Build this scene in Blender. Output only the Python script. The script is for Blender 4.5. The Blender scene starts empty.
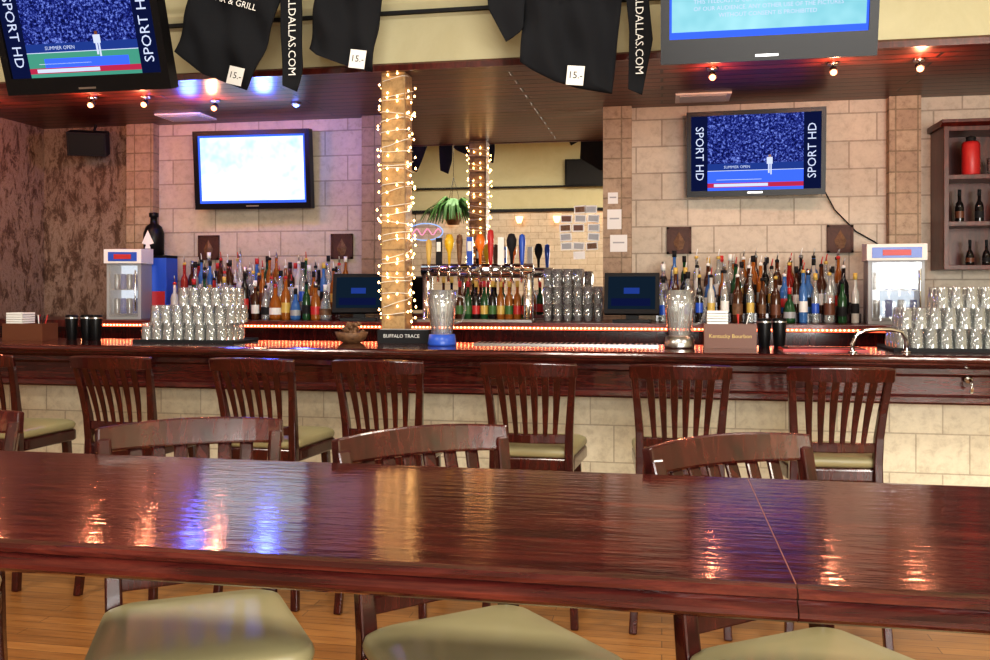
import bpy, math, random
from mathutils import Vector, Matrix
random.seed(7)
R=random.Random(11)
scene=bpy.context.scene
H=1.45
TH=math.radians(10.5)

# ------------------------------------------------------------------ materials
def new_mat(name):
    m=bpy.data.materials.new(name); m.use_nodes=True
    nt=m.node_tree; nt.nodes.clear()
    out=nt.nodes.new('ShaderNodeOutputMaterial')
    return m,nt,out
def pm(name,base,rough=.5,metal=0.,coat=0.,emit=None,es=0.,spec=.5):
    m,nt,out=new_mat(name)
    b=nt.nodes.new('ShaderNodeBsdfPrincipled')
    b.inputs['Base Color'].default_value=(*base,1)
    b.inputs['Roughness'].default_value=rough
    b.inputs['Metallic'].default_value=metal
    b.inputs['Coat Weight'].default_value=coat
    b.inputs['Coat Roughness'].default_value=.06
    b.inputs['Specular IOR Level'].default_value=spec
    if emit:
        b.inputs['Emission Color'].default_value=(*emit,1)
        b.inputs['Emission Strength'].default_value=es
    nt.links.new(b.outputs[0],out.inputs[0])
    return m
def coords(nt,plane='XYZ',scale=(1,1,1)):
    tc=nt.nodes.new('ShaderNodeTexCoord')
    v=tc.outputs['Object']
    if plane!='XYZ':
        s=nt.nodes.new('ShaderNodeSeparateXYZ'); c=nt.nodes.new('ShaderNodeCombineXYZ')
        nt.links.new(v,s.inputs[0])
        nt.links.new(s.outputs[plane[0]],c.inputs[0]); nt.links.new(s.outputs[plane[1]],c.inputs[1])
        v=c.outputs[0]
    mp=nt.nodes.new('ShaderNodeMapping'); mp.inputs['Scale'].default_value=scale
    nt.links.new(v,mp.inputs[0])
    return mp.outputs[0]
def ramp(nt,fac,stops):
    r=nt.nodes.new('ShaderNodeValToRGB'); e=r.color_ramp.elements
    while len(e)<len(stops): e.new(.5)
    for i,(p,c) in enumerate(stops):
        e[i].position=p; e[i].color=(*c,1)
    nt.links.new(fac,r.inputs[0]); return r.outputs[0]
def noise(nt,vec,scale,detail=5,dist=0.,rough=.55):
    n=nt.nodes.new('ShaderNodeTexNoise'); n.inputs['Scale'].default_value=scale
    n.inputs['Detail'].default_value=detail; n.inputs['Distortion'].default_value=dist
    n.inputs['Roughness'].default_value=rough
    nt.links.new(vec,n.inputs['Vector']); return n.outputs[0]
def mixc(nt,a,b,fac,mode='MULTIPLY'):
    m=nt.nodes.new('ShaderNodeMix'); m.data_type='RGBA'; m.blend_type=mode
    if isinstance(fac,float): m.inputs[0].default_value=fac
    else: nt.links.new(fac,m.inputs[0])
    nt.links.new(a,m.inputs[6]); nt.links.new(b,m.inputs[7]); return m.outputs[2]
def wood(name,c1,c2,c3,scale=(1.2,14,14),rough=.22,coat=.6,bump=.15,bsc=(60,60,60),spec=.5,dist=1.2,det=7):
    m,nt,out=new_mat(name)
    n=noise(nt,coords(nt,'XYZ',scale),3.0,det,dist,.65)
    col=ramp(nt,n,[(.30,c1),(.5,c2),(.70,c3)])
    b=nt.nodes.new('ShaderNodeBsdfPrincipled')
    nt.links.new(col,b.inputs['Base Color'])
    b.inputs['Roughness'].default_value=rough; b.inputs['Specular IOR Level'].default_value=spec
    b.inputs['Coat Weight'].default_value=coat; b.inputs['Coat Roughness'].default_value=.05
    n2=noise(nt,coords(nt,'XYZ',bsc),1,3)
    bp=nt.nodes.new('ShaderNodeBump'); bp.inputs['Strength'].default_value=bump; bp.inputs['Distance'].default_value=.002
    nt.links.new(n2,bp.inputs['Height']); nt.links.new(bp.outputs[0],b.inputs['Normal']); nt.links.new(bp.outputs[0],b.inputs['Coat Normal'])
    nt.links.new(b.outputs[0],out.inputs[0]); return m
def tile(name,c1,c2,cm,bw,rh,plane='XZ',mortar=.006,rough=.55,offset=.5,blotch=.55,nscale=9,dark=(.62,.57,.52)):
    m,nt,out=new_mat(name)
    v=coords(nt,plane)
    br=nt.nodes.new('ShaderNodeTexBrick'); br.offset=offset
    br.inputs['Scale'].default_value=1; br.inputs['Brick Width'].default_value=bw; br.inputs['Row Height'].default_value=rh
    br.inputs['Mortar Size'].default_value=mortar; br.inputs['Mortar Smooth'].default_value=.3
    br.inputs['Color1'].default_value=(*c1,1); br.inputs['Color2'].default_value=(*c2,1); br.inputs['Mortar'].default_value=(*cm,1)
    nt.links.new(v,br.inputs['Vector'])
    n=noise(nt,coords(nt),nscale,8,.3,.75)
    g=ramp(nt,n,[(.34,dark),(.5,(.95,.93,.90)),(.7,(1.15,1.13,1.10))])
    col=mixc(nt,br.outputs['Color'],g,blotch)
    b=nt.nodes.new('ShaderNodeBsdfPrincipled'); nt.links.new(col,b.inputs['Base Color'])
    b.inputs['Roughness'].default_value=rough
    bp=nt.nodes.new('ShaderNodeBump'); bp.inputs['Strength'].default_value=.4; bp.inputs['Distance'].default_value=.004; bp.invert=True
    nt.links.new(br.outputs['Fac'],bp.inputs['Height']); nt.links.new(bp.outputs[0],b.inputs['Normal'])
    nt.links.new(b.outputs[0],out.inputs[0]); return m
def mottled(name,stops,scale,sc=(1,1,1),rough=.6,detail=9,dist=1.,nr=.7):
    m,nt,out=new_mat(name)
    n=noise(nt,coords(nt,'XYZ',sc),scale,detail,dist,nr)
    col=ramp(nt,n,stops)
    b=nt.nodes.new('ShaderNodeBsdfPrincipled'); nt.links.new(col,b.inputs['Base Color']); b.inputs['Roughness'].default_value=rough
    nt.links.new(b.outputs[0],out.inputs[0]); return m
def emis(name,c,s):
    m,nt,out=new_mat(name); e=nt.nodes.new('ShaderNodeEmission')
    e.inputs[0].default_value=(*c,1); e.inputs[1].default_value=s
    nt.links.new(e.outputs[0],out.inputs[0]); return m
def emis_noise(name,stops,scale,s,sc=(1,1,1),det=4):
    m,nt,out=new_mat(name); e=nt.nodes.new('ShaderNodeEmission')
    n=noise(nt,coords(nt,'XYZ',sc),scale,det,0,.75); c=ramp(nt,n,stops)
    nt.links.new(c,e.inputs[0]); e.inputs[1].default_value=s
    nt.links.new(e.outputs[0],out.inputs[0]); return m
def glassy(name,tint=(.9,.95,.95),base=.12,diff=.15):
    m,nt,out=new_mat(name)
    tr=nt.nodes.new('ShaderNodeBsdfTransparent'); tr.inputs[0].default_value=(*tint,1)
    gl=nt.nodes.new('ShaderNodeBsdfGlossy'); gl.inputs['Roughness'].default_value=.05
    df=nt.nodes.new('ShaderNodeBsdfDiffuse'); df.inputs[0].default_value=(*[min(1,t*.95) for t in tint],1)
    lw=nt.nodes.new('ShaderNodeLayerWeight'); lw.inputs[0].default_value=.35
    ma=nt.nodes.new('ShaderNodeMath'); ma.operation='ADD'; ma.use_clamp=True; ma.inputs[1].default_value=base
    nt.links.new(lw.outputs['Facing'],ma.inputs[0])
    m1=nt.nodes.new('ShaderNodeMixShader'); m1.inputs[0].default_value=diff
    nt.links.new(tr.outputs[0],m1.inputs[1]); nt.links.new(df.outputs[0],m1.inputs[2])
    m2=nt.nodes.new('ShaderNodeMixShader'); nt.links.new(ma.outputs[0],m2.inputs[0])
    nt.links.new(m1.outputs[0],m2.inputs[1]); nt.links.new(gl.outputs[0],m2.inputs[2])
    nt.links.new(m2.outputs[0],out.inputs[0]); return m

M={}
M['table']=wood('cherry_table',(.013,.003,.003),(.045,.008,.007),(.105,.022,.015),(1.2,11,11),.13,.25,.36,(14,62,20),.42,1.3,9)
M['cherry']=wood('cherry_wood',(.015,.003,.003),(.038,.005,.005),(.075,.011,.008),(10,10,1.6),.2,.45,.06,(30,30,30),.5)
M['bar']=wood('bar_wood',(.018,.003,.004),(.050,.008,.007),(.11,.020,.015),(1.2,12,12),.16,.6,.15,(14,50,30),.5)
M['cab']=wood('cabinet_wood',(.035,.005,.004),(.075,.010,.007),(.13,.021,.014),(6,6,1.2),.35,.25,.05)
M['seat']=pm('olive_vinyl',(.31,.28,.155),.34,spec=.5)
M['black']=pm('black_plastic',(.006,.006,.007),.35,spec=.25)
M['mblack']=pm('matt_black',(.014,.014,.016),.7,spec=.3)
M['cloth']=pm('black_cloth',(.014,.015,.018),.9,spec=.2)
M['white']=pm('white_paper',(.8,.8,.77),.6)
M['chrome']=pm('chrome',(.75,.75,.75),.12,1.)
M['steel']=pm('brushed_steel',(.5,.5,.5),.3,1.)
M['cream']=mottled('cream_paint',[(.3,(.47,.43,.26)),(.7,(.54,.50,.32))],2.,rough=.7)
M['ceil']=pm('ceiling_paint',(.55,.52,.42),.8)
M['leather']=pm('brown_leather',(.13,.045,.022),.45)
M['tileback']=tile('travertine_wall',(.58,.51,.41),(.49,.43,.35),(.34,.29,.23),.36,.19,nscale=14)
M['tilebar']=tile('travertine_bar',(.70,.64,.49),(.62,.56,.42),(.46,.40,.30),.24,.19,mortar=.004,nscale=16,blotch=.6)
M['tilepil']=tile('travertine_pilaster',(.34,.24,.16),(.44,.34,.235),(.24,.18,.11),.14,.14,offset=0.,nscale=22,blotch=.9)
M['tilecol']=tile('travertine_column',(.40,.25,.11),(.48,.32,.15),(.27,.17,.08),.15,.13,offset=0.,nscale=24,blotch=.9,dark=(.45,.38,.33))
M['mottle']=mottled('mottled_plaster',[(.38,(.05,.026,.015)),(.46,(.12,.07,.045)),(.53,(.30,.22,.165)),(.6,(.15,.09,.06)),(.68,(.34,.26,.19))],11,(1.,1.,.45),.5,12,.4,.85)
M['brick']=tile('rear_brick',(.52,.44,.35),(.58,.50,.40),(.38,.32,.25),.3,.12)
M['mirror']=pm('mirror_glass',(.94,.95,.93),.01,1.)
# soffit planks running along X
m,nt,out=new_mat('soffit_planks')
v=coords(nt,'XY')
br=nt.nodes.new('ShaderNodeTexBrick'); br.offset=.37
for k,val in (('Scale',1),('Brick Width',2.4),('Row Height',.11),('Mortar Size',.010),('Mortar Smooth',.3)): br.inputs[k].default_value=val
br.inputs['Color1'].default_value=(.055,.010,.007,1); br.inputs['Color2'].default_value=(.13,.028,.017,1); br.inputs['Mortar'].default_value=(.004,.002,.002,1)
nt.links.new(v,br.inputs['Vector'])
g=ramp(nt,noise(nt,coords(nt,'XYZ',(1.2,16,1)),3,7,1.,.7),[(.34,(.35,.3,.25)),(.66,(1.4,1.3,1.3))])
c=mixc(nt,br.outputs['Color'],g,.85)
b=nt.nodes.new('ShaderNodeBsdfPrincipled'); nt.links.new(c,b.inputs['Base Color']); b.inputs['Roughness'].default_value=.33
bp=nt.nodes.new('ShaderNodeBump'); bp.inputs['Strength'].default_value=.6; bp.inputs['Distance'].default_value=.006; bp.invert=True
nt.links.new(br.outputs['Fac'],bp.inputs['Height']); nt.links.new(bp.outputs[0],b.inputs['Normal'])
nt.links.new(b.outputs[0],out.inputs[0]); M['plank']=m
# floor planks
m,nt,out=new_mat('floor_planks')
v=coords(nt,'XY')
br=nt.nodes.new('ShaderNodeTexBrick'); br.offset=.43
for k,val in (('Scale',1),('Brick Width',1.1),('Row Height',.07),('Mortar Size',.0018),('Mortar Smooth',.2)): br.inputs[k].default_value=val
br.inputs['Color1'].default_value=(.27,.12,.035,1); br.inputs['Color2'].default_value=(.38,.18,.055,1); br.inputs['Mortar'].default_value=(.07,.03,.01,1)
nt.links.new(v,br.inputs['Vector'])
g=ramp(nt,noise(nt,coords(nt,'XYZ',(1.2,14,1)),3,6,1.),[(.3,(.6,.5,.4)),(.7,(1.1,1.1,1.1))])
c=mixc(nt,br.outputs['Color'],g,.7)
b=nt.nodes.new('ShaderNodeBsdfPrincipled'); nt.links.new(c,b.inputs['Base Color']); b.inputs['Roughness'].default_value=.35
nt.links.new(b.outputs[0],out.inputs[0]); M['floor']=m

M['glass']=glassy('clear_glass',(.96,.98,.98),.10,.12)
M['bclear']=glassy('clear_bottle',(.88,.93,.93),.12,.22)
M['bgreen']=pm('green_bottle',(.015,.07,.025),.08)
M['bamber']=pm('amber_spirit',(.30,.10,.015),.1)
M['bbrown']=pm('brown_bottle',(.06,.02,.008),.08)
M['bred']=pm('red_spirit',(.25,.02,.015),.1)
M['bblue']=pm('blue_bottle',(.05,.15,.38),.1)
M['bpale']=pm('pale_spirit',(.5,.5,.46),.1)
M['bdark']=pm('dark_bottle',(.012,.01,.01),.1)
M['gold']=pm('gold_label',(.6,.42,.1),.4)
M['redp']=pm('red_label',(.5,.03,.03),.4)
M['bluep']=pm('blue_plastic',(.03,.1,.5),.3)
M['yelp']=pm('yellow_plastic',(.75,.5,.03),.3)
M['orgp']=pm('orange_plastic',(.8,.2,.02),.3)
M['greenp']=pm('green_leaf',(.06,.16,.04),.5)
M['grey']=pm('grey_plastic',(.35,.36,.37),.4)
M['filler']=pm('wood_filler',(.15,.06,.03),.4)
M['bulb']=emis('warm_bulb',(1,.56,.20),16.)
M['spot']=emis('spot_bulb',(1,.36,.14),7.)
M['lamp']=emis('lamp_glow',(1,.5,.22),5.)
M['bluebulb']=emis('blue_bulb',(.12,.2,1),9.)
M['ropebulb']=emis('rope_bulb',(1,.38,.17),13.)
M['ropetube']=pm('rope_tube',(.6,.12,.06),.2,emit=(1,.12,.05),es=2.2)
M['neonpink']=emis('neon_pink',(1,.3,.55),1.2)
M['neonblue']=emis('neon_blue',(.3,.5,1),1.2)
M['s_white']=emis_noise('screen_white',[(.36,(.42,.74,.92)),(.48,(.75,.93,1)),(.60,(1,1,1))],1.8,1.1)
M['s_crowd']=emis_noise('screen_crowd',[(.40,(.004,.006,.05)),(.52,(.015,.025,.20)),(.66,(.2,.28,.75)),(.75,(.6,.7,.95))],70,1.1)
M['s_court']=emis('screen_court',(.05,.13,.85),1.2)
M['s_green']=emis('screen_court_green',(.07,.30,.22),1.)
M['s_dark']=emis('screen_side',(.006,.010,.05),1.)
M['s_navy']=emis('screen_navy',(.02,.05,.25),1.)
M['s_text']=emis('screen_text',(.6,.66,.85),1.)
M['s_red']=emis('screen_red',(.45,.03,.08),1.)
M['s_cyan']=emis_noise('screen_cyan',[(.3,(.16,.50,.60)),(.7,(.42,.78,.86))],1.5,.95)
M['s_pos']=emis('pos_screen',(.010,.022,.04),.8)
M['s_cool']=emis('cooler_light',(.75,.85,1),1.0)
M['plaque']=mottled('plaque_wood',[(.3,(.04,.013,.008)),(.7,(.10,.035,.02))],12)
M['wicker']=mottled('wicker',[(.3,(.06,.025,.012)),(.7,(.25,.13,.06))],40)

# ------------------------------------------------------------------ mesh builder
class MB:
    def __init__(s): s.v=[];s.f=[];s.m=[];s.sm=[];s.mats=[]
    def mi(s,k):
        if k not in s.mats: s.mats.append(k)
        return s.mats.index(k)
    def add(s,vs,fs,k,smooth=False,T=None):
        o=len(s.v); i=s.mi(k)
        for p in vs:
            p=Vector(p)
            if T is not None: p=T@p
            s.v.append(tuple(p))
        for f in fs:
            s.f.append([o+a for a in f]); s.m.append(i); s.sm.append(smooth)
    def box(s,x0,x1,y0,y1,z0,z1,k,T=None):
        vs=[(x0,y0,z0),(x1,y0,z0),(x1,y1,z0),(x0,y1,z0),(x0,y0,z1),(x1,y0,z1),(x1,y1,z1),(x0,y1,z1)]
        s.add(vs,[(0,3,2,1),(4,5,6,7),(0,1,5,4),(1,2,6,5),(2,3,7,6),(3,0,4,7)],k,False,T)
    def lathe(s,prof,c,k,n=12,T=None,smooth=True,caps=True):
        vs=[];fs=[]
        for r,z in prof:
            for j in range(n):
                a=2*math.pi*j/n; vs.append((c[0]+r*math.cos(a),c[1]+r*math.sin(a),c[2]+z))
        for i in range(len(prof)-1):
            for j in range(n):
                fs.append((i*n+j,i*n+(j+1)%n,(i+1)*n+(j+1)%n,(i+1)*n+j))
        if caps:
            fs.append(tuple(range(n))[::-1]); fs.append(tuple((len(prof)-1)*n+j for j in range(n)))
        s.add(vs,fs,k,smooth,T)
    def tube(s,pts,r,k,n=8,T=None,closed=False):
        P=[Vector(p) for p in pts]; vs=[];fs=[]; m=len(P)
        for i,p in enumerate(P):
            a=P[max(i-1,0)];b=P[min(i+1,m-1)]
            if closed: a=P[i-1]; b=P[(i+1)%m]
            t=(b-a).normalized()
            up=Vector((0,0,1)) if abs(t.z)<.9 else Vector((0,1,0))
            u=t.cross(up).normalized(); w=t.cross(u)
            rr=r[i] if isinstance(r,(list,tuple)) else r
            for j in range(n):
                an=2*math.pi*j/n; vs.append(p+u*rr*math.cos(an)+w*rr*math.sin(an))
        L=m if closed else m-1
        for i in range(L):
            for j in range(n):
                i2=(i+1)%m
                fs.append((i*n+j,i*n+(j+1)%n,i2*n+(j+1)%n,i2*n+j))
        if not closed:
            fs.append(tuple(range(n))); fs.append(tuple((m-1)*n+j for j in range(n)))
        s.add(vs,fs,k,True,T)
    def beam(s,pts,S,w,t,k,T=None,smooth=False):
        P=[Vector(p) for p in pts]; S=Vector(S).normalized(); vs=[];fs=[];m=len(P)
        for i,p in enumerate(P):
            d=(P[min(i+1,m-1)]-P[max(i-1,0)]).normalized()
            N=d.cross(S).normalized()
            ww=w[i] if isinstance(w,(list,tuple)) else w
            tt=t[i] if isinstance(t,(list,tuple)) else t
            for a,b_ in ((-1,-1),(1,-1),(1,1),(-1,1)): vs.append(p+S*a*ww/2+N*b_*tt/2)
        for i in range(m-1):
            for j in range(4): fs.append((i*4+j,i*4+(j+1)%4,(i+1)*4+(j+1)%4,(i+1)*4+j))
        fs.append((3,2,1,0)); fs.append(tuple((m-1)*4+j for j in range(4)))
        s.add(vs,fs,k,smooth,T)
    def ext(s,prof,x0,x1,k,T=None):
        n=len(prof); vs=[(x0,y,z) for y,z in prof]+[(x1,y,z) for y,z in prof]
        fs=[(j,(j+1)%n,n+(j+1)%n,n+j) for j in range(n)]+[tuple(range(n))[::-1],tuple(range(n,2*n))]
        s.add(vs,fs,k,False,T)
    def loops(s,rings,k,T=None,smooth=True):
        n=len(rings[0]); vs=[p for r in rings for p in r]; fs=[]
        for i in range(len(rings)-1):
            for j in range(n): fs.append((i*n+j,i*n+(j+1)%n,(i+1)*n+(j+1)%n,(i+1)*n+j))
        fs.append(tuple(range(n))[::-1]); fs.append(tuple((len(rings)-1)*n+j for j in range(n)))
        s.add(vs,fs,k,smooth,T)
    def text(s,body,size,k,T):
        cu=bpy.data.curves.new('t','FONT'); cu.body=body; cu.size=size; cu.align_x='CENTER'; cu.align_y='CENTER'; cu.resolution_u=2
        ob=bpy.data.objects.new('t',cu); scene.collection.objects.link(ob)
        dg=bpy.context.evaluated_depsgraph_get(); dg.update()
        me=bpy.data.meshes.new_from_object(ob.evaluated_get(dg))
        s.add([(v.co.x,0,v.co.y) for v in me.vertices],[tuple(p.vertices) for p in me.polygons],k,False,T)
        bpy.data.objects.remove(ob); bpy.data.meshes.remove(me); bpy.data.curves.remove(cu)
    def obj(s,name,loc=(0,0,0),rot=(0,0,0),bevel=0,recalc=True):
        me=bpy.data.meshes.new(name); me.from_pydata(s.v,[],s.f)
        for k in s.mats: me.materials.append(M[k])
        me.polygons.foreach_set('material_index',s.m); me.polygons.foreach_set('use_smooth',s.sm)
        me.update()
        if recalc:
            import bmesh
            b=bmesh.new(); b.from_mesh(me); bmesh.ops.recalc_face_normals(b,faces=b.faces); b.to_mesh(me); b.free()
        return place(name,me,loc,rot,bevel)
def place(name,me,loc=(0,0,0),rot=(0,0,0),bevel=0):
    ob=bpy.data.objects.new(name,me); scene.collection.objects.link(ob)
    ob.location=loc; ob.rotation_euler=rot
    if bevel:
        md=ob.modifiers.new('bevel','BEVEL'); md.width=bevel; md.segments=2; md.limit_method='ANGLE'; md.angle_limit=math.radians(40)
    return ob
def TR(x,y,z): return Matrix.Translation((x,y,z))
def RX(a): return Matrix.Rotation(a,4,'X')
def RY(a): return Matrix.Rotation(a,4,'Y')
def RZ(a): return Matrix.Rotation(a,4,'Z')

# ------------------------------------------------------------------ room shell
XL,XR,YB,YF,ZC=-4.9,4.2,6.5,-3.6,4.2
ZS,YS=2.75,5.15
def simple(name,args,k,bevel=0):
    b=MB(); b.box(*args,k); return b.obj(name,bevel=bevel)
simple('floor',(XL-.1,XR+.1,YF-.1,YB+.1,-.1,0),'floor')
simple('ceiling',(XL-.1,XR+.1,YF-.1,YB+.1,ZC,ZC+.1),'ceil')
simple('wall_back',(XL-.1,XR+.1,YB,YB+.12,0,ZC),'tileback')
simple('wall_left',(XL-.12,XL,YF,YB,0,ZC),'mottle')
simple('wall_right',(XR,XR+.12,YF,YB,0,ZC),'cream')
b=MB()
wins=[(-.2,1.1),(1.4,2.7),(3.0,4.0)]
xs=[XL]+[a for w in wins for a in w]+[XR]
for i in range(0,len(xs),2): b.box(xs[i],xs[i+1],YF-.12,YF,0,2.9,'brick')
for a,c in wins: b.box(a,c,YF-.12,YF,0,.8,'brick')
b.box(XL,XR,YF-.12,YF,2.9,ZC,'cream')
b.obj('wall_front')
for i,(a,c) in enumerate(wins):
    b=MB()
    for x in (a,(a+c)/2-.02,c-.05): b.box(x,x+.05,YF-.08,YF-.02,.8,2.9,'black')
    for z in (.8,1.85,2.85): b.box(a,c,YF-.08,YF-.02,z,z+.05,'black')
    b.box(a,c,YF-.055,YF-.05,.8,2.9,'glass')
    b.obj('window_%d'%(i+1))
b=MB(); b.box(XL,XR,YF,YF+.03,2.9,2.96,'mblack'); b.box(XL,XR,YF,YF+.06,3.35,3.38,'mblack'); b.obj('trim_front')
b=MB(); b.box(XL,XR,YS,YB,ZS+.02,ZC,'cream'); b.obj('wall_bulkhead')
b=MB(); b.box(XL,XR,YS+.001,YB,ZS,ZS+.02,'plank'); b.obj('ceiling_soffit')
b=MB(); b.ext([(YS-.035,ZS-.005),(YS,ZS-.005),(YS,ZS+.045),(YS-.012,ZS+.045),(YS-.03,ZS+.03)],XL,XR,'cab'); b.obj('trim_1')
b=MB(); b.ext([(YS-.02,3.10),(YS,3.06),(YS,3.16),(YS-.035,3.16),(YS-.035,3.14)],XL,XR,'cream')
b.box(XL,XR,YS-.045,YS-.02,3.075,3.095,'mblack'); b.obj('trim_2')
b=MB(); b.box(XL,-4.13,YB-.02,YB,0,ZS,'mottle'); b.obj('wall_panel')
for x0,x1 in ((-4.13,-3.9),(-2.2,-2.0),(-.41,-.21),(1.5,1.7)):
    b=MB(); b.box(x0,x1,YB-.085,YB,1.241,ZS-.001,'tilepil'); b.obj('wall_pilaster')
b=MB(); b.box(-1.998,-.412,YB-.012,YB,1.245,ZS-.001,'mirror')
b.box(-1.998,-.412,YB-.02,YB-.0,1.245,1.27,'cab'); b.obj('wall_mirror')
b=MB(); b.box(XL,XL+.02,YF,4.3,0,.14,'cab'); b.obj('baseboard_left')
b=MB(); b.box(XR-.02,XR,YF,4.3,0,.14,'cab'); b.obj('baseboard_right')

# ------------------------------------------------------------------ bar counter
def barprof(y0,y1,zt,th):
    return [(y0+.02,zt),(y0+.006,zt-.006),(y0,zt-.018),(y0+.004,zt-.03),(y0+.018,zt-.034),(y0+.02,zt-.042),(y0+.03,zt-.05),(y0+.05,zt-th),(y1,zt-th),(y1,zt)]
b=MB()
b.ext(barprof(4.38,5.05,1.15,.062),XL+.01,3.4,'bar')
b.ext([(4.45,1.088),(4.45,1.06),(4.465,1.05),(4.47,.965),(4.455,.955),(4.45,.93),(4.46,.92),(4.64,.92),(4.64,1.088)],XL+.01,3.4,'bar')
b.box(XL+.01,3.4,4.62,4.76,0,.92,'tilebar')
b.box(XL+.01,3.4,4.64,4.76,.92,1.088,'bar')
b.box(XL+.01,3.4,4.57,4.62,0,.12,'bar')
b.obj('bar_counter',bevel=.002)
b=MB()
b.box(-1.02,-.02,4.84,5.0,1.1502,1.158,'steel')
for i in range(34):
    for j in range(3): b.box(-1.0+i*.029,-.985+i*.029,4.86+j*.045,4.885+j*.045,1.158,1.1592,'mblack')
b.obj('drip_tray')
b=MB(); b.tube([(0,-.008,0),(0,-.03,0),(0,-.05,-.015),(0,-.06,-.035),(0,-.05,-.055),(0,-.03,-.05)],.006,'chrome')
b.lathe([(.018,0),(.018,.008)],(0,0,0),'chrome',12,RX(math.pi/2)); b.obj('purse_hook',loc=(1.38,4.452,1.04))
# back bar
b=MB()
b.box(XL+.01,3.4,5.74,YB-.1,0,1.19,'cherry')
b.box(XL+.01,3.4,5.70,YB-.1,1.19,1.24,'cab')
b.box(-2.0,-.41,YB-.1,YB-.02,0,1.24,'cherry')
for i in range(16):
    x=XL+.1+i*.51
    b.box(x,x+.46,5.725,5.74,.15,1.1,'cab')
b.obj('back_bar',bevel=.002)
# rope light
b=MB()
pts=[(x*.1,5.688,1.205) for x in range(-40,23)]
b.tube(pts,.010,'ropetube',6)
for i in range(250):
    x=-4.0+i*.025; b.lathe([(.0,-.006),(.0065,0),(0,.006)],(x,5.678,1.208),'ropebulb',5,caps=False)
b.obj('rope_light')

# ------------------------------------------------------------------ bar stool
def rrect(wf,wb,d,r,z,y0=0,inset=0,n=5):
    wf-=inset;wb-=inset;h=d/2-inset
    cs=[(wf/2-r,h-r,0),(-(wf/2-r),h-r,90),(-(wb/2-r),-(h-r),180),(wb/2-r,-(h-r),270)]
    o=[]
    for cx,cy,a0 in cs:
        for i in range(n+1):
            a=math.radians(a0+90*i/n); o.append((cx+r*math.cos(a),y0+cy+r*math.sin(a),z))
    return o
def build_stool():
    s=MB()
    s.loops([rrect(.41,.36,.39,.04,.660),rrect(.425,.375,.405,.04,.665),rrect(.425,.375,.405,.04,.712),rrect(.41,.36,.39,.04,.718)],'cherry',smooth=False)
    s.loops([rrect(.40,.35,.38,.04,.718),rrect(.422,.372,.402,.05,.726),rrect(.428,.378,.408,.05,.742),rrect(.42,.37,.40,.05,.757),rrect(.38,.33,.36,.05,.768),rrect(.28,.24,.26,.05,.775),rrect(.14,.12,.13,.05,.777)],'seat')
    for sx in (-1,1):
        s.beam([(sx*.195,-.25,0),(sx*.18,-.215,.3),(sx*.168,-.20,.6),(sx*.165,-.20,.74),(sx*.168,-.212,.85),(sx*.176,-.235,.955),(sx*.184,-.260,1.045),(sx*.190,-.280,1.112)],(1,0,0),[.034,.034,.036,.036,.034,.032,.03,.03],[.034,.038,.042,.042,.038,.032,.028,.026],'cherry')
        s.beam([(sx*.195,.205,0),(sx*.175,.175,.4),(sx*.165,.16,.68)],(1,0,0),[.03,.034,.038],[.03,.034,.038],'cherry')
        s.beam([(sx*.185,-.225,.22),(sx*.185,.19,.22)],(0,0,1),.03,.02,'cherry')
        s.beam([(sx*.173,-.205,.46),(sx*.172,.175,.46)],(0,0,1),.026,.018,'cherry')
    s.beam([(-.185,.195,.3),(.185,.195,.3)],(0,0,1),.04,.022,'cherry')
    s.beam([(-.18,-.215,.3),(.18,-.215,.3)],(0,0,1),.03,.02,'cherry')
    s.beam([(-.166,-.208,.805),(0,-.224,.805),(.166,-.208,.805)],(0,0,1),.04,.02,'cherry')
    W=.203
    def cy(x): return -.280-.040*(1-(x/W)**2)
    n=14
    P=[];w=[]
    for i in range(n+1):
        x=-W-.004+(2*W+.008)*i/n; q=1-(x/(W+.004))**2
        P.append((x,cy(x),1.110+.004*q)); w.append(.056+.008*q)
    s.beam(P,(0,-.25,1),w,.026,'cherry')
    for i in range(6):
        t=(-.125+.05*i)
        P=[]
        for q in range(7):
            f=q/6; x=t*(.84+.16*f); z=.81+f*.278
            y=(-.215-.010*(1-(t/.125)**2))*(1-f)+ (cy(t))*f + .012*math.sin(f*math.pi)
            P.append((x,y,z))
        s.beam(P,(1,0,0),[.020,.022,.025,.028,.031,.032,.031],.010,'cherry')
    return s.obj('bar_stool',bevel=.005)
st=build_stool(); me=st.data
st.location=(-.56,4.09,0)
for x,rz in ((-2.53,0),(-1.815,-2),(-1.24,2),(.075,0),(.69,3),(-3.25,0)):
    place('bar_stool',me,(x,4.09,0),(0,0,math.radians(rz)),.005)
for x,y,rz in ((-.935,1.70,211),(-.335,1.70,219),(.300,1.69,214),(-1.68,1.71,206),(.98,1.68,212)):
    place('bar_stool',me,(x,y,0),(0,0,math.radians(rz)),.005)

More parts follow.
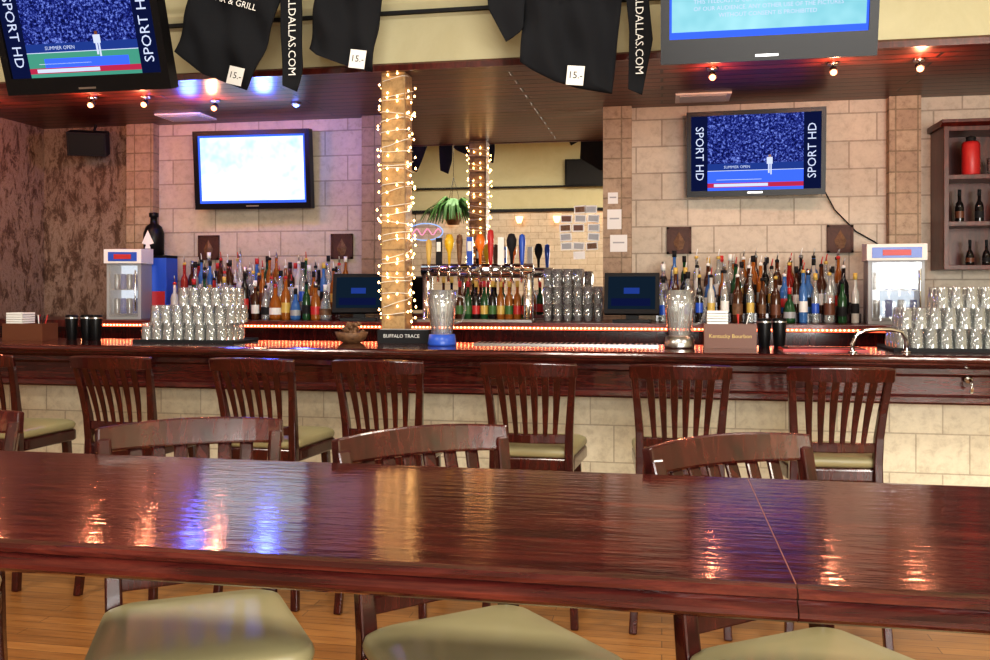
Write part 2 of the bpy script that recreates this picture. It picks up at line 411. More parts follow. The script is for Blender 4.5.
# ------------------------------------------------------------------ foreground high table
b=MB()
Y0,Y1=1.10,1.752
prof=[(Y0+.02,1.10),(Y0+.008,1.098),(Y0+.002,1.093),(Y0+.002,1.088),(Y0+.008,1.084),(Y0+.004,1.08),(Y0-.004,1.073),(Y0-.004,1.067),(Y0+.004,1.061),(Y0+.016,1.055),
      (Y1-.016,1.055),(Y1-.004,1.061),(Y1+.004,1.067),(Y1+.004,1.073),(Y1-.004,1.08),(Y1-.008,1.084),(Y1-.002,1.088),(Y1-.002,1.093),(Y1-.008,1.098),(Y1-.02,1.10)]
b.ext(prof,-2.3,.1562,'table'); b.ext(prof,.1578,1.5,'table')
b.box(.1562,.1578,Y0+.02,Y1-.02,1.06,1.1001,'filler')
for x in (-1.95,1.2):
    b.box(x-.05,x+.05,1.37,1.47,.04,1.06,'cherry'); b.box(x-.04,x+.04,1.18,1.66,0,.05,'cherry'); b.box(x-.25,x+.25,1.39,1.45,0,.05,'cherry')
    b.box(x-.04,x+.04,1.2,1.64,1.02,1.058,'cherry')
b.obj('pub_table')

# ------------------------------------------------------------------ lit column
cx,cy0,ch=-1.575,5.24,.075
b=MB(); b.box(cx-ch,cx+ch,cy0-ch,cy0+ch,0,ZS-.001,'tilecol'); b.box(cx-.1,cx+.1,cy0-.1,cy0+.1,0,.12,'cab'); b.obj('column',bevel=.004)
b=MB(); P=[]; turns=24
def onsq(a,h=.1):
    c,s_=math.cos(a),math.sin(a); k=h/max(abs(c),abs(s_)); k=min(k,h*1.3); return cx+c*k,cy0+s_*k
N=turns*20
for i in range(N):
    f=i/N; a=f*turns*2*math.pi; x,y=onsq(a,ch+.008+.004*math.sin(i*.9)); P.append((x,y,1.26+f*1.45+.018*math.sin(a*.5+f*9)+.012*math.sin(i*.37)))
b.tube(P,.0025,'white',4)
for i in range(0,N,2):
    if R.random()<.12: continue
    x,y,z=P[i]; dx,dy=x-cx,y-cy0; x+=dx*R.uniform(.05,.16); y+=dy*R.uniform(.05,.16); z+=R.uniform(-.03,.03)
    b.lathe([(0,-.008),(.0065,0),(0,.010)],(x,y,z),'bulb',6,caps=False)
b.obj('string_lights')

# ------------------------------------------------------------------ TVs
def tv(loc,yaw,tilt,w,h,content,mount,bez=.035,botb=.06):
    s=MB()
    T=RZ(yaw)@RX(tilt)
    s.box(-w/2,w/2,-.03,.035,-h/2,h/2,'black',T)
    s.box(-w/2,-w/2+bez,-.045,-.03,-h/2,h/2,'black',T); s.box(w/2-bez,w/2,-.045,-.03,-h/2,h/2,'black',T)
    s.box(-w/2+bez,w/2-bez,-.045,-.03,h/2-bez,h/2,'black',T); s.box(-w/2+bez,w/2-bez,-.045,-.03,-h/2,-h/2+botb,'black',T)
    s.box(-w/2+.12,w/2-.12,.035,.07,-h/2+.08,h/2-.08,'mblack',T)
    s.box(-.05,.05,-.0465,-.045,-h/2+.018,-h/2+.028,'steel',T)
    a0,a1,c0,c1=-w/2+bez,w/2-bez,-h/2+botb,h/2-bez
    def q(u0,u1,v0,v1,k,l): s.box(a0+(a1-a0)*u0,a0+(a1-a0)*u1,-.031-.001*l,-.030,c0+(c1-c0)*v0,c0+(c1-c0)*v1,k,T)
    def tx(body,u,v,size,k,l,rot=0): s.text(body,size,k,T@TR(a0+(a1-a0)*u,-.0315-.001*l,c0+(c1-c0)*v)@RY(rot))
    content(q,tx)
    mount(s,T)
    return s.obj('television',loc=loc)
def wallmount(s,T):
    s.box(-.15,.15,.05,.10,-.12,.12,'steel')
def ceilmount(L):
    def f(s,T):
        s.box(-.12,.12,.06,.09,-.1,.1,'steel',T); s.tube([(0,.09,0),(0,.13,.1),(0,.13,L)],.02,'mblack',8)
        s.lathe([(.07,0),(.07,.02)],(0,.13,L-.02),'mblack',16)
    return f
def tennis(q,tx,court='s_court'):
    q(0,1,0,1,'s_dark',0); q(.13,.87,.0,1,'s_crowd',1)
    q(.13,.87,.0,.26,court,2); q(.13,.87,.26,.36,'s_navy',2); q(.13,.87,.26,.268,'s_text',3); q(.2,.55,.14,.146,'s_text',3)
    q(.13,.87,.04,.10,'s_red',3); q(.18,.6,.05,.09,'s_text',4)
    q(.60,.612,.22,.34,'s_text',4); q(.618,.628,.20,.34,'s_text',4); q(.590,.635,.34,.43,'s_text',4); q(.603,.622,.43,.465,'filler',4)
    tx('SUMMER OPEN',.36,.31,.026,'s_text',4)
    tx('SPORT HD',.065,.5,.078,'s_text',2,math.radians(90)); tx('SPORT HD',.935,.5,.078,'s_text',2,math.radians(-90))
def tennis2(q,tx):
    tennis(q,tx,'s_green'); q(.24,.80,.10,.20,'s_court',3)
def whitec(q,tx):
    q(0,1,0,1,'s_court',0); q(.02,.98,.04,.97,'s_white',1)
def cyan(q,tx):
    q(0,1,0,1,'s_court',0); q(0.012,.988,.07,1,'s_cyan',1)
    tx('THIS TELECAST IS COPYRIGHTED FOR THE PRIVATE USE',.5,.36,.026,'s_text',2)
    tx('OF OUR AUDIENCE. ANY OTHER USE OF THE PICTURES',.5,.29,.026,'s_text',2); tx('WITHOUT CONSENT IS PROHIBITED',.5,.22,.026,'s_text',2)
tv((-3.04,6.37,2.36),math.radians(2),math.radians(5),.92,.59,whitec,wallmount,.035,.045)
tv((.625,6.37,2.385),math.radians(-3),math.radians(5),.91,.58,tennis,wallmount,.03,.04)
tv((-2.97,4.22,2.79),math.radians(0),math.radians(18),.95,.60,tennis2,ceilmount(ZC-2.79),.04,.085)
tv((.47,4.24,2.80),math.radians(0),math.radians(12),.95,.60,cyan,ceilmount(ZC-2.80),.04,.11)
b=MB(); b.tube([(1.08,6.45,2.15),(1.16,6.47,2.0),(1.3,6.48,1.85),(1.42,6.49,1.78),(1.47,6.49,1.74)],.005,'mblack',6); b.obj('power_cable')

# ------------------------------------------------------------------ shirts on rail
b=MB(); b.tube([(-3.6,4.75,3.32),(1.4,4.75,3.32)],.012,'mblack',8)
for x in (-3.5,-1.0,1.3): b.tube([(x,4.75,3.32),(x,4.75,ZC)],.008,'mblack',6)
b.obj('clothes_rail')
def cloth(s,poly,y,k='cloth',amp=.02,th=.012,seed=0):
    zs=[p[1] for p in poly]; z0,z1=min(zs),max(zs); n=22; m_=20
    def span(z):
        xs=[]
        for i in range(len(poly)):
            (xa,za),(xb,zb)=poly[i],poly[(i+1)%len(poly)]
            if (za-z)*(zb-z)<=0 and za!=zb: xs.append(xa+(xb-xa)*(z-za)/(zb-za))
        return (min(xs),max(xs)) if xs else None
    rows=[]
    for i in range(n+1):
        z=z0+(z1-z0)*(i/n); z=min(max(z,z0+1e-4),z1-1e-4)
        a=span(z); rows.append([(a[0]+(a[1]-a[0])*j/m_,z) for j in range(m_+1)])
    vs=[];fs=[]
    for sd in (0,1):
        for r in rows:
            for x,z in r:
                yy=y+amp*math.sin(x*30+seed+z*6)*min(1,(z1-z)*2+.3)+(.5-sd)*-th + amp*.8*math.sin(z*19+x*13+seed)
                vs.append((x,yy,z))
    K=m_+1; O=(n+1)*K
    for i in range(n):
        for j in range(m_):
            fs.append((i*K+j,i*K+j+1,(i+1)*K+j+1,(i+1)*K+j)); fs.append((O+i*K+j,O+(i+1)*K+j,O+(i+1)*K+j+1,O+i*K+j+1))
    for i in range(n):
        for j in (0,m_): fs.append((i*K+j,(i+1)*K+j,O+(i+1)*K+j,O+i*K+j))
    for i in (0,n):
        for j in range(m_): fs.append((i*K+j,O+i*K+j,O+i*K+j+1,i*K+j+1))
    s.add(vs,fs,k,True)
def tag(s,x,z,y,rot=.1,t='$15'):
    T=TR(x,y,z)@RY(rot); s.box(-.045,.045,-.002,.002,-.05,.05,'white',T); s.text(t,.05,'mblack',T@TR(0,-.004,0))
def txv(s,body,x,z,y,size): s.text(body,size,'white',TR(x,y,z)@RY(math.radians(90)))
b=MB()
cloth(b,[(-2.60,3.30),(-2.721,2.80),(-2.568,2.677),(-2.289,2.57),(-2.115,2.951),(-2.056,3.30)],4.71,seed=1)
cloth(b,[(-2.09,3.30),(-1.957,3.30),(-1.948,2.67),(-1.985,2.547),(-2.062,2.569),(-2.075,2.835)],4.69,seed=2,amp=.006)
tag(b,-2.33,2.64,4.655,.25,'15.-'); txv(b,'WALLDALLAS.COM',-2.005,2.90,4.67,.062)
b.text('BAR & GRILL',.05,'white',TR(-2.34,4.655,3.05)@RY(.3))
b.obj('long_sleeve_shirt')
b=MB()
cloth(b,[(-1.84,3.30),(-1.927,2.775),(-1.765,2.704),(-1.551,2.638),(-1.52,2.95),(-1.433,3.30)],4.71,seed=4)
tag(b,-1.62,2.70,4.655,.15,'15.-'); b.obj('t_shirt')
b=MB()
cloth(b,[(-.74,3.30),(-.725,2.9),(-.739,2.656),(-.524,2.526),(-.255,2.47),(-.203,2.95),(-.19,3.30)],4.71,seed=6)
cloth(b,[(-.93,3.25),(-.91,2.95),(-.818,2.775),(-.72,2.83),(-.70,3.25)],4.72,seed=3,amp=.008)
cloth(b,[(-.21,3.25),(-.085,3.15),(-.045,2.737),(-.10,2.455),(-.172,2.47),(-.165,2.79)],4.70,seed=5,amp=.006)
tag(b,-.44,2.56,4.655,.1,'15.-'); txv(b,'WALLDALLAS.COM',-.115,2.81,4.68,.058); b.text('BAR & GRILL',.05,'white',TR(-.5,4.655,2.99))
b.obj('long_sleeve_shirt')

# ------------------------------------------------------------------ soffit lights, vents, speaker
spots=[(-3.76,5.45),(-3.40,5.5),(-3.0,5.70),(.29,5.4),(.96,5.4),(1.42,5.4),(-4.55,5.45)]
for x,y in spots:
    b=MB(); b.lathe([(.03,0),(.03,.015)],(0,0,-.016),'steel',12)
    b.tube([(0,0,-.015),(0,0,-.035)],.005,'steel',6)
    b.lathe([(.010,.022),(.020,.015),(.024,-.02),(.020,-.02)],(0,0,0),'mblack',12,TR(0,-.005,-.048)@RX(math.radians(-50)))
    b.lathe([(0,-.018),(.016,-.010),(.018,0),(0,.012)],(0,0,0),'spot',10,TR(0,-.020,-.062)@RX(math.radians(-50)),caps=False)
    b.obj('spot_lamp',loc=(x,y,ZS))
    l=bpy.data.lights.new('spot_lamp_light','POINT'); l.energy=7; l.color=(1,.34,.18); l.shadow_soft_size=.02
    o=bpy.data.objects.new('spot_lamp_light',l); scene.collection.objects.link(o); o.location=(x,y-.05,ZS-.10)
b=MB(); b.lathe([(.035,0),(.035,.012)],(0,0,-.013),'steel',16); b.lathe([(.0,-.02),(.02,-.008),(.022,0)],(0,0,-.013),'bluebulb',12,caps=False); b.obj('blue_downlight',loc=(-2.5,5.9,ZS))
for x,y,e in ((-2.65,5.7,12),(-3.2,5.7,7)):
    l=bpy.data.lights.new('blue_downlight_light','POINT'); l.energy=e; l.color=(.08,.14,1); l.shadow_soft_size=.06
    o=bpy.data.objects.new('blue_downlight_light',l); scene.collection.objects.link(o); o.location=(x,y,ZS-.12)
for x,y,w in ((-3.5,6.2,.36),(.27,6.2,.36)):
    b=MB(); b.box(-w/2,w/2,-.13,.13,-.012,-.001,'white')
    for i in range(7): b.box(-w/2+.03,w/2-.03,-.1+i*.03,-.085+i*.03,-.02,-.012,'grey')
    b.obj('air_vent',loc=(x,y,ZS))
b=MB(); T=RZ(math.radians(25))@RX(math.radians(15)); b.box(-.14,.14,-.09,.09,-.09,.09,'mblack',T); b.box(-.13,.13,-.095,-.09,-.08,.08,'black',T)
b.tube([(0,.05,.05),(0,.09,.155)],.01,'mblack'); b.obj('wall_speaker',loc=(-4.38,6.3,2.59),bevel=.006)

# ------------------------------------------------------------------ bottles
def bottle(s,x,y,z,kind,sc,glass,label,cap,spout):
    if kind==0: prof=[(.036,0),(.038,.01),(.038,.17),(.032,.195),(.016,.22),(.014,.285)]; lr,l0,l1=.0388,.05,.12
    elif kind==1: prof=[(.042,0),(.043,.01),(.043,.13),(.036,.165),(.018,.19),(.015,.25)]; lr,l0,l1=.0438,.04,.10
    elif kind==2: prof=[(.03,0),(.031,.01),(.031,.2),(.026,.225),(.013,.25),(.013,.32)]; lr,l0,l1=.0318,.07,.14
    else: prof=[(.046,0),(.05,.02),(.05,.09),(.035,.14),(.017,.165),(.016,.22)]; lr,l0,l1=.0505,.035,.08
    prof=[(r*sc*.86,h*sc) for r,h in prof]; top=prof[-1][1]
    s.lathe(prof,(x,y,z),glass,10)
    s.lathe([(lr*sc*.86,l0*sc),(lr*sc*.86,l1*sc)],(x,y,z),label,10,caps=False)
    if spout:
        s.lathe([(.013,0),(.013,.015),(.006,.02)],(x,y,z+top),cap,8)
        s.tube([(x,y,z+top+.015),(x+.002,y-.005,z+top+.04),(x+.006,y-.02,z+top+.065)],[.005,.004,.003],R.choice(['steel','white','redp','steel']),5)
    else: s.lathe([(.015*sc,-.012),(.015*sc,.03)],(x,y,z+top),cap,8)
GL=['bclear','bclear','bclear','bclear','bamber','bamber','bgreen','bbrown','bbrown','bred','bpale','bdark','bblue']
LB=['white','white','gold','redp','mblack','bluep','wicker','mblack','orgp','white','grey','leather']
CP=['mblack','redp','gold','white','steel','mblack']
def shelfset(x0,x1):
    s=MB()
    s.box(x0-.02,x1+.02,6.02,6.16,1.2405,1.30,'cherry'); s.box(x0-.02,x1+.02,6.16,6.38,1.2405,1.37,'cherry')
    s.obj('bottle_riser',bevel=.002)
    s=MB()
    for y,z in ((5.96,1.2405),(6.09,1.3005),(6.21,1.3705),(6.30,1.3705)):
        x=x0+.03
        while x<x1-.02:
            bottle(s,x,y+R.uniform(-.008,.008),z,R.choice([0,0,1,2,2,3]),R.uniform(.84,1.06),R.choice(GL),R.choice(LB),R.choice(CP),R.random()<.6)
            x+=R.uniform(.068,.086)
    s.obj('liquor_bottles')
shelfset(-3.48,-2.25); shelfset(-.02,1.22)
s=MB()
for i in range(11): bottle(s,-1.50+i*.058,6.12,1.2405,R.choice([0,2]),.85,R.choice(['bbrown','bgreen','bamber','bdark']),R.choice(['redp','white','gold','greenp']),R.choice(['gold','redp']),False)
s.obj('beer_bottles')

def tumbler(s,x,y,z,up=False,r0=.036,r1=.028,h=.11,k='glass',n=12):
    if up: prof=[(r1*.9,0),(r1,.003),(r0,h),(r0-.003,h),(r1-.002,.012),(.001,.012)]
    else: prof=[(r0,0),(r1,h-.003),(r1*.9,h),(.001,h),(.001,h-.012),(r1-.003,h-.012),(r0-.003,0)]
    s.lathe(prof,(x,y,z),k,n,caps=False)
def stack(x0,x1,y0,y1,z,tiers):
    s=MB(); s.box(x0-.02,x1+.02,y0-.04,y1+.03,1.1503,1.160,'mblack')
    s.box(x0-.02,x1+.02,y0-.04,y0-.03,1.16,1.168,'mblack'); s.box(x0-.02,x1+.02,y1+.02,y1+.03,1.16,1.168,'mblack')
    s.obj('bar_mat')
    s=MB()
    for t,(a,c,ny) in enumerate(tiers):
        nx=max(1,int((c-a)/.066))
        for i in range(nx):
            for j in range(ny):
                tumbler(s,a+.034+i*.067+R.uniform(-.001,.001),y0+.02+j*.070+t*.01,z+t*.1015,r0=.0325,r1=.028,h=.101)
    s.obj('drinking_glasses')
stack(-2.96,-2.38,4.73,4.98,1.1605,[(-2.96,-2.38,4),(-2.91,-2.38,3),(-2.74,-2.40,3)])
stack(1.13,1.85,4.70,4.98,1.1605,[(1.13,1.85,4),(1.15,1.85,3),(1.32,1.85,3)])
s=MB()
for i in range(6):
    for j in range(2):
        for t in range(3 if i<4 else 2): tumbler(s,-.755+i*.068,6.02+j*.09,1.2405+t*.118,True,.033,.027,.115)
s.obj('drinking_glasses')

# ------------------------------------------------------------------ beer tower
s=MB()
zt=1.585
s.tube([(-1.60,5.92,zt),(-.84,5.92,zt)],.042,'chrome',16)
for x in (-1.56,-.87):
    s.lathe([(.05,0),(.05,.012),(.036,.02),(.034,.33),(.042,.35)],(x,5.92,1.2405),'chrome',16)
s.box(-1.6,-.83,5.78,5.90,1.2405,1.255,'steel')
cols=['gold','mblack','yelp','wicker','bluep','orgp','redp','white','mblack','bluep']
for i in range(10):
    x=-1.53+i*.070
    s.tube([(x,5.88,zt),(x,5.83,zt),(x,5.81,zt-.02),(x,5.805,zt-.08)],[.012,.012,.010,.008],'chrome',8)
    s.lathe([(.008,0),(.01,.03)],(x,5.83,zt+.005),'chrome',8)
    hh=R.uniform(.15,.24)
    k=cols[i]
    if i%3==0: s.lathe([(.010,0),(.014,.03),(.022,hh*.8),(.018,hh),(.0,hh+.01)],(x,5.83,zt+.03),k,10)
    elif i%3==1: s.box(x-.02,x+.02,5.82,5.84,zt+.03,zt+.03+hh,k); s.box(x-.014,x+.014,5.8185,5.842,zt+.03+hh*.5,zt+.03+hh*.85,'white')
    else: s.lathe([(.008,0),(.012,hh*.4),(.03,hh*.62),(.034,hh*.8),(.02,hh),(0,hh+.005)],(x,5.83,zt+.03),k,12)
s.obj('beer_tap_tower')

# ------------------------------------------------------------------ POS terminals
for x,rz in ((-2.03,12),(-.19,-2)):
    s=MB(); T=TR(0,0,.18)@RX(math.radians(-14))
    s.box(-.175,.175,-.02,.03,-.13,.14,'mblack',T); s.box(-.15,.15,-.022,-.02,-.10,.115,'s_pos',T); s.box(-.05,.05,-.0235,-.022,.0,.04,'s_navy',T)
    s.box(-.13,.12,-.0235,-.022,-.08,-.03,'s_dark',T)
    s.box(-.04,.04,.02,.07,.0,.14,'black'); s.box(-.12,.12,-.06,.12,0,.02,'black')
    s.obj('pos_terminal',loc=(x,5.86,1.2405),rot=(0,0,math.radians(rz)),bevel=.004)

# ------------------------------------------------------------------ mini coolers
for x,w,h,rz in ((-3.82,.24,.50,15),(1.42,.32,.49,-6)):
    s=MB()
    s.box(-w/2,w/2,-.12,.14,0,.03,'grey'); s.box(-w/2,-w/2+.025,-.12,.14,.03,h-.11,'grey'); s.box(w/2-.025,w/2,-.12,.14,.03,h-.11,'grey')
    s.box(-w/2+.025,w/2-.025,.12,.14,.03,h-.11,'s_cool'); s.box(-w/2,w/2,-.12,.14,h-.11,h-.1,'grey')
    s.ext([(-.15,h-.1),(-.15,h),(.14,h+.015),(.14,h-.1)],-w/2-.01,w/2+.01,'white')
    s.box(-w/2+.02,w/2-.02,-.153,-.15,h-.085,h-.02,'bluep'); s.box(-w/4,w/4,-.155,-.153,h-.07,h-.035,'redp')
    for sh in range(2):
        z=.04+sh*(h-.15)/2; s.box(-w/2+.025,w/2-.025,-.1,.12,z-.006,z,'steel')
        for i in range(4):
            s.lathe([(.020,0),(.022,.01),(.022,.1),(.018,.11)],(-w/2+.055+i*(w-.11)/3,-.06,z),'bluep' if i%2 else 'steel',10)
    s.box(-w/2+.02,w/2-.02,-.128,-.124,.02,h-.11,'glass'); s.tube([(w/2-.03,-.15,.06),(w/2-.03,-.15,h-.15)],.006,'chrome')
    s.obj('mini_cooler',loc=(x,5.97,1.2405),rot=(0,0,math.radians(rz)),bevel=.003)
s=MB(); s.box(-.08,.08,-.08,.08,0,.45,'bluep'); s.box(-.07,.07,-.082,-.08,.05,.2,'redp'); s.box(-.08,.08,-.08,.08,.45,.47,'black'); s.obj('can_dispenser',loc=(-3.73,6.26,1.2405),bevel=.006)
s=MB(); s.lathe([(.055,0),(.075,.01),(.077,.17),(.058,.22),(.028,.245),(.025,.29),(.035,.295),(.035,.325),(.0,.33)],(0,0,0),'black',16)
s.add([(0,-.083,.19),(.05,-.083,.09),(.015,-.083,.08),(.025,-.083,.05),(-.025,-.083,.05),(-.015,-.083,.08),(-.05,-.083,.09)],[(0,1,2,3,4,5,6)],'white')
s.obj('novelty_bottle',loc=(-3.80,6.26,1.711))

# ------------------------------------------------------------------ wall plaques
for x,z in ((-3.47,1.78),(-2.38,1.78),(.12,1.80),(1.20,1.80)):
    s=MB(); s.box(-.085,.085,-.02,0,-.095,.095,'plaque')
    T=TR(0,-.022,-.01)
    s.add([(0,0,.07),(.04,0,0),(.025,0,-.05),(0,0,-.06),(-.025,0,-.05),(-.04,0,0),(0,-.012,0)],[(0,1,6),(1,2,6),(2,3,6),(3,4,6),(4,5,6),(5,0,6)],'wicker',False,T)
    for a in ((-.085,-.07),(.07,.085)): s.box(a[0],a[1],-.026,-.02,-.095,.095,'plaque')
    for a in ((-.095,-.08),(.08,.095)): s.box(-.085,.085,-.026,-.02,a[0],a[1],'plaque')
    s.obj('wall_plaque',loc=(x,YB,z))
s=MB()
for i in range(3):
    for j in range(6):
        if R.random()<.85:
            x=-.68+i*.095+R.uniform(-.01,.01); z=1.70+j*.066; T=TR(x,YB-.014,z)@RY(R.uniform(-.08,.08))
            s.box(-.042,.042,-.002,.001,-.028,.028,'white',T); s.box(-.034,.034,-.003,-.002,-.020,.020,R.choice(['grey','wicker','grey','leather','white']),T)
s.obj('photo_collage')
s=MB()
for x,z,w,h in ((-.33,1.95,.10,.14),(-.30,1.78,.12,.12),(-.34,2.1,.07,.08)): s.box(x-w/2,x+w/2,YB-.088,YB-.0855,z-h/2,z+h/2,'white'); s.box(x-w/3,x+w/3,YB-.089,YB-.088,z,z+.01,'grey')
s.obj('wall_notes')

# ------------------------------------------------------------------ right wall shelf
s=MB()
x0,x1,y0,y1,z0,z1=1.78,3.0,6.2,6.499,1.58,2.50
s.box(x0,x1,y1-.02,y1,z0,z1,'cab')
for x in (x0,2.38,x1-.03): s.box(x,x+.03,y0,y1-.02,z0,z1,'cab')
for z in (z0,1.86,2.16,z1-.03): s.box(x0+.03,x1-.03,y0+.01,y1-.02,z,z+.03,'cab')
s.ext([(y0-.03,z1+.04),(y0-.03,z1+.02),(y0,z1),(y1,z1),(y1,z1+.04)],x0-.02,x1,'cab')
s.obj('wall_shelf',bevel=.002)
s=MB()
for i in range(4): bottle(s,1.98+i*.1,6.35,1.6105,3,.62,R.choice(['bbrown','bdark']),R.choice(['mblack','leather']),'mblack',False)
for i in range(3): bottle(s,1.92+i*.12,6.36,1.8905,R.choice([1,3]),.75,R.choice(['bbrown','bdark']),R.choice(['mblack','leather']),'mblack',False)
s.obj('liquor_bottles')
s=MB(); s.lathe([(.05,0),(.055,.01),(.055,.2),(.045,.22)],(0,0,0),'redp',16); s.lathe([(.03,.22),(.03,.25),(0,.26)],(0,0,0),'mblack',12); s.obj('cocktail_shaker',loc=(1.97,6.3,2.1905))
s=MB()
for i in range(3): tumbler(s,2.1+i*.09,6.3,2.1905,True)
s.obj('drinking_glasses')

# ------------------------------------------------------------------ things on the bar top (z=1.15)
def cups(x,y,n=3):
    s=MB()
    for i in range(n):
        s.lathe([(.027,0),(.029,.005),(.038,.13),(.036,.15),(.031,.15),(.026,.02),(.001,.02)],(i*.08,(i%2)*.03,0),'black',14,caps=False)
        s.lathe([(.0385,.128),(.0385,.136)],(i*.08,(i%2)*.03,0),'steel',14,caps=False)
    s.obj('shaker_cups',loc=(x,y,1.1505))
cups(-3.49,4.86); cups(.53,4.92,2)
def caddy(x,w,h,text=None):
    s=MB(); s.box(-w/2,w/2,-.07,.07,0,.012,'leather')
    s.box(-w/2,w/2,-.07,-.06,.012,h,'leather'); s.box(-w/2,w/2,.06,.07,.012,h,'leather'); s.box(-w/2,-w/2+.01,-.06,.06,.012,h,'leather'); s.box(w/2-.01,w/2,-.06,.06,.012,h,'leather')
    s.box(-.005,.005,-.06,.06,.012,h,'leather')
    for i in range(int((h+.06)/.014)): s.box(-w/2+.015,-.01,-.055,.055,.013+i*.014,.024+i*.014,'white')
    for i in range(6): s.tube([(w/4+R.uniform(-.03,.03),R.uniform(-.03,.03),.014),(w/4+R.uniform(-.04,.04),R.uniform(-.04,.04),h+.05)],.003,R.choice(['white','redp','mblack']),5)
    if text: s.text(text,.028,'gold',TR(0,-.0712,h/2))
    s.obj('napkin_caddy',loc=(x,4.82,1.1503))
caddy(-3.74,.27,.10); caddy(.345,.26,.125,'Kentucky Bourbon')
s=MB(); s.box(-.15,.15,-.05,.05,0,.075,'mblack'); s.box(-.14,.14,-.04,.04,.075,.078,'grey'); s.text('BUFFALO TRACE',.028,'white',TR(-.01,-.0515,.04)); s.obj('bar_caddy',loc=(-1.43,4.93,1.1503),bevel=.003)
def pitcher(x,y,blue):
    s=MB()
    s.lathe([(.075,0),(.078,.01),(.07,.06)],(0,0,0),'bluep' if blue else 'steel',20)
    s.lathe([(.058,.06),(.062,.10),(.075,.2),(.088,.30),(.085,.30),(.072,.2),(.058,.10),(.052,.065),(.001,.065)],(0,0,0),'glass',20,caps=False)
    s.tube([(.085,0,.27),(.12,0,.26),(.13,0,.2),(.11,0,.13),(.068,0,.12)],.007,'glass',8)
    for i in range(12):
        a=R.uniform(0,6.28); s.tube([(.03*math.cos(a),.03*math.sin(a),.07),(.07*math.cos(a),.07*math.sin(a),.27+R.uniform(0,.03))],.003,R.choice(['white','bclear','steel']),5)
    s.obj('glass_pitcher',loc=(x,y,1.1503))
pitcher(-1.17,4.74,True); pitcher(.09,4.76,False)
s=MB(); s.lathe([(.05,0),(.08,.02),(.095,.06),(.09,.06),(.07,.025),(.001,.02)],(0,0,0),'wicker',16,caps=False)
for i in range(40):
    a=R.uniform(0,6.28); r=R.uniform(0,.07); s.lathe([(0,-.016),(.016,0),(0,.016)],(r*math.cos(a),r*math.sin(a),.055+R.uniform(0,.05)),'wicker',6,caps=False)
s.obj('snack_basket',loc=(-1.74,4.9,1.1503))
s=MB(); s.tube([(.0,0,0),(.0,0,.04),(.02,0,.09),(.06,0,.105),(.12,0,.11),(.18,0,.11),(.24,0,.10),(.26,0,.05),(.26,0,0)],.011,'chrome',10)
for x in (0,.26): s.lathe([(.022,0),(.022,.006)],(x,0,0),'chrome',12)
s.obj('service_rail',loc=(.90,4.56,1.1503),rot=(0,0,.2))
s=MB(); s.box(-.2,.2,-.1,.1,0,.008,'redp'); s.box(-.19,.19,-.09,.09,.008,.010,'mblack'); s.box(-.17,.17,-.07,-.03,.010,.011,'redp'); s.obj('bar_mat',loc=(.79,4.74,1.1503))
s=MB()
for i in range(7):
    x=1.72+i*.09
    s.lathe([(.032,0),(.03,.003),(.004,.01),(.004,.08),(.025,.11),(.034,.15),(.03,.19),(.028,.19),(.031,.15),(.02,.112)],(x,6.0+(i%2)*.08,1.2405),'glass',12,caps=False)
s.obj('wine_glasses')

# ------------------------------------------------------------------ things seen in the mirror (behind the camera)
s=MB()
for i in range(110):
    a=R.uniform(0,6.28); L=R.uniform(.25,.6); u=R.uniform(.2,1.5)
    P=[(0,0,0),(L*.4*math.cos(a),L*.4*math.sin(a),.18*u),(L*.8*math.cos(a),L*.8*math.sin(a),.08*u),(L*math.cos(a),L*math.sin(a),-.15)]
    s.beam(P,(-math.sin(a),math.cos(a),0),[.02,.06,.04,.01],.003,'greenp')
s.lathe([(.10,-.2),(.16,-.02),(.17,0),(.0,.0)],(0,0,0),'wicker',14)
for a in (0,2.1,4.2): s.tube([(.16*math.cos(a),.16*math.sin(a),0),(0,0,.6)],.004,'mblack',4)
s.tube([(0,0,.6),(0,0,ZC-2.75)],.004,'mblack',4)
s.obj('hanging_fern',loc=(-3.45,-1.8,2.75))
s=MB()
P=[(-.3+.6*i/20,0,.06*math.sin(i*.9)) for i in range(21)]; s.tube(P,.010,'neonpink',6)
P=[(.34*math.cos(i/24*6.283),0,.16*math.sin(i/24*6.283)) for i in range(24)]; s.tube(P,.010,'neonblue',6,closed=True)
s.tube([(-.2,.02,.1),(-.2,.02,.4)],.005,'mblack',4); s.tube([(.2,.02,.1),(.2,.02,.4)],.005,'mblack',4)
s.obj('neon_sign',loc=(-4.4,YF+.06,2.55),rot=(0,0,math.pi))
s=MB()
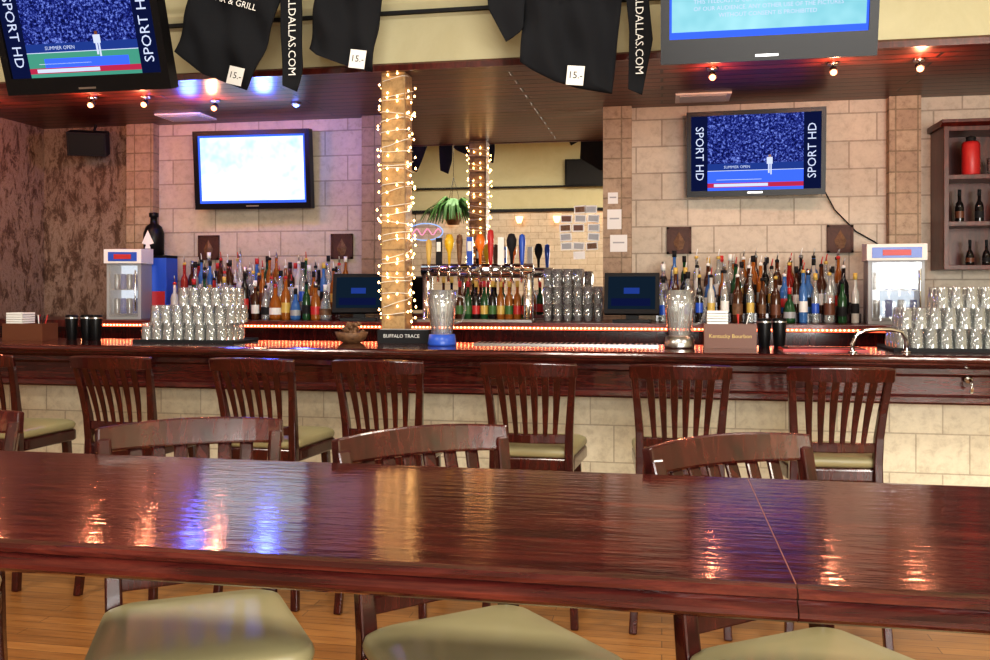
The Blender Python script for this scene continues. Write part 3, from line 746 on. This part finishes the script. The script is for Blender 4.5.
s.box(-.5,.5,-.04,.04,-.25,.25,'black'); s.box(-.46,.46,-.045,-.04,-.21,.22,'mblack'); s.obj('television',loc=(-1.25,YF+.06,3.6),rot=(0,0,math.pi))
for x in (-3.9,-2.6,-1.9,-1.2):
    s=MB(); s.box(-.04,.04,-.02,0,-.05,.08,'steel'); s.lathe([(.035,-.06),(.06,.0),(.07,.06),(.06,.06)],(0,-.08,0),'lamp',12); s.tube([(0,0,0),(0,-.08,-.05)],.008,'steel')
    s.obj('wall_lamp',loc=(x,YF+.001,2.75),rot=(0,0,math.pi))
b=MB(); b.box(XL,XR,-.9,-.7,3.85,ZC-.001,'cab'); b.obj('ceiling_beam')

# ------------------------------------------------------------------ lights
def area(name,loc,rot,sx,sy,e,c):
    l=bpy.data.lights.new(name,'AREA'); l.shape='RECTANGLE'; l.size=sx; l.size_y=sy; l.energy=e; l.color=c
    o=bpy.data.objects.new(name,l); scene.collection.objects.link(o); o.location=loc; o.rotation_euler=rot; return o
for i,(a,c) in enumerate(wins):
    area('window_daylight',((a+c)/2,YF+.02,1.85),(math.radians(90),0,0),c-a,2.0,150,(1,.98,.94))
for x in (-3.4,-.6,2.4):
    for y in (-1.5,2.2):
        area('added_ceiling_fill',(x,y,ZC-.03),(0,0,0),.9,.9,68,(1,.92,.80))  # fill lights added under the unseen ceiling to brighten the room, no fixtures
w=bpy.data.worlds.new('world'); scene.world=w; w.use_nodes=True
bg=w.node_tree.nodes['Background']; bg.inputs[0].default_value=(.7,.8,1,1); bg.inputs[1].default_value=1.

# ------------------------------------------------------------------ camera
cam=bpy.data.cameras.new('camera'); co=bpy.data.objects.new('camera',cam); scene.collection.objects.link(co)
cam.lens=36*900/990; cam.sensor_width=36; cam.shift_y=-40/990; cam.clip_start=.02
co.location=(0,0,H); co.rotation_euler=(math.pi/2,0,TH)
scene.camera=co
scene.view_settings.view_transform='Standard'
try: scene.view_settings.look='Medium High Contrast'
except Exception as e: print('look',e)
scene.view_settings.exposure=0.1
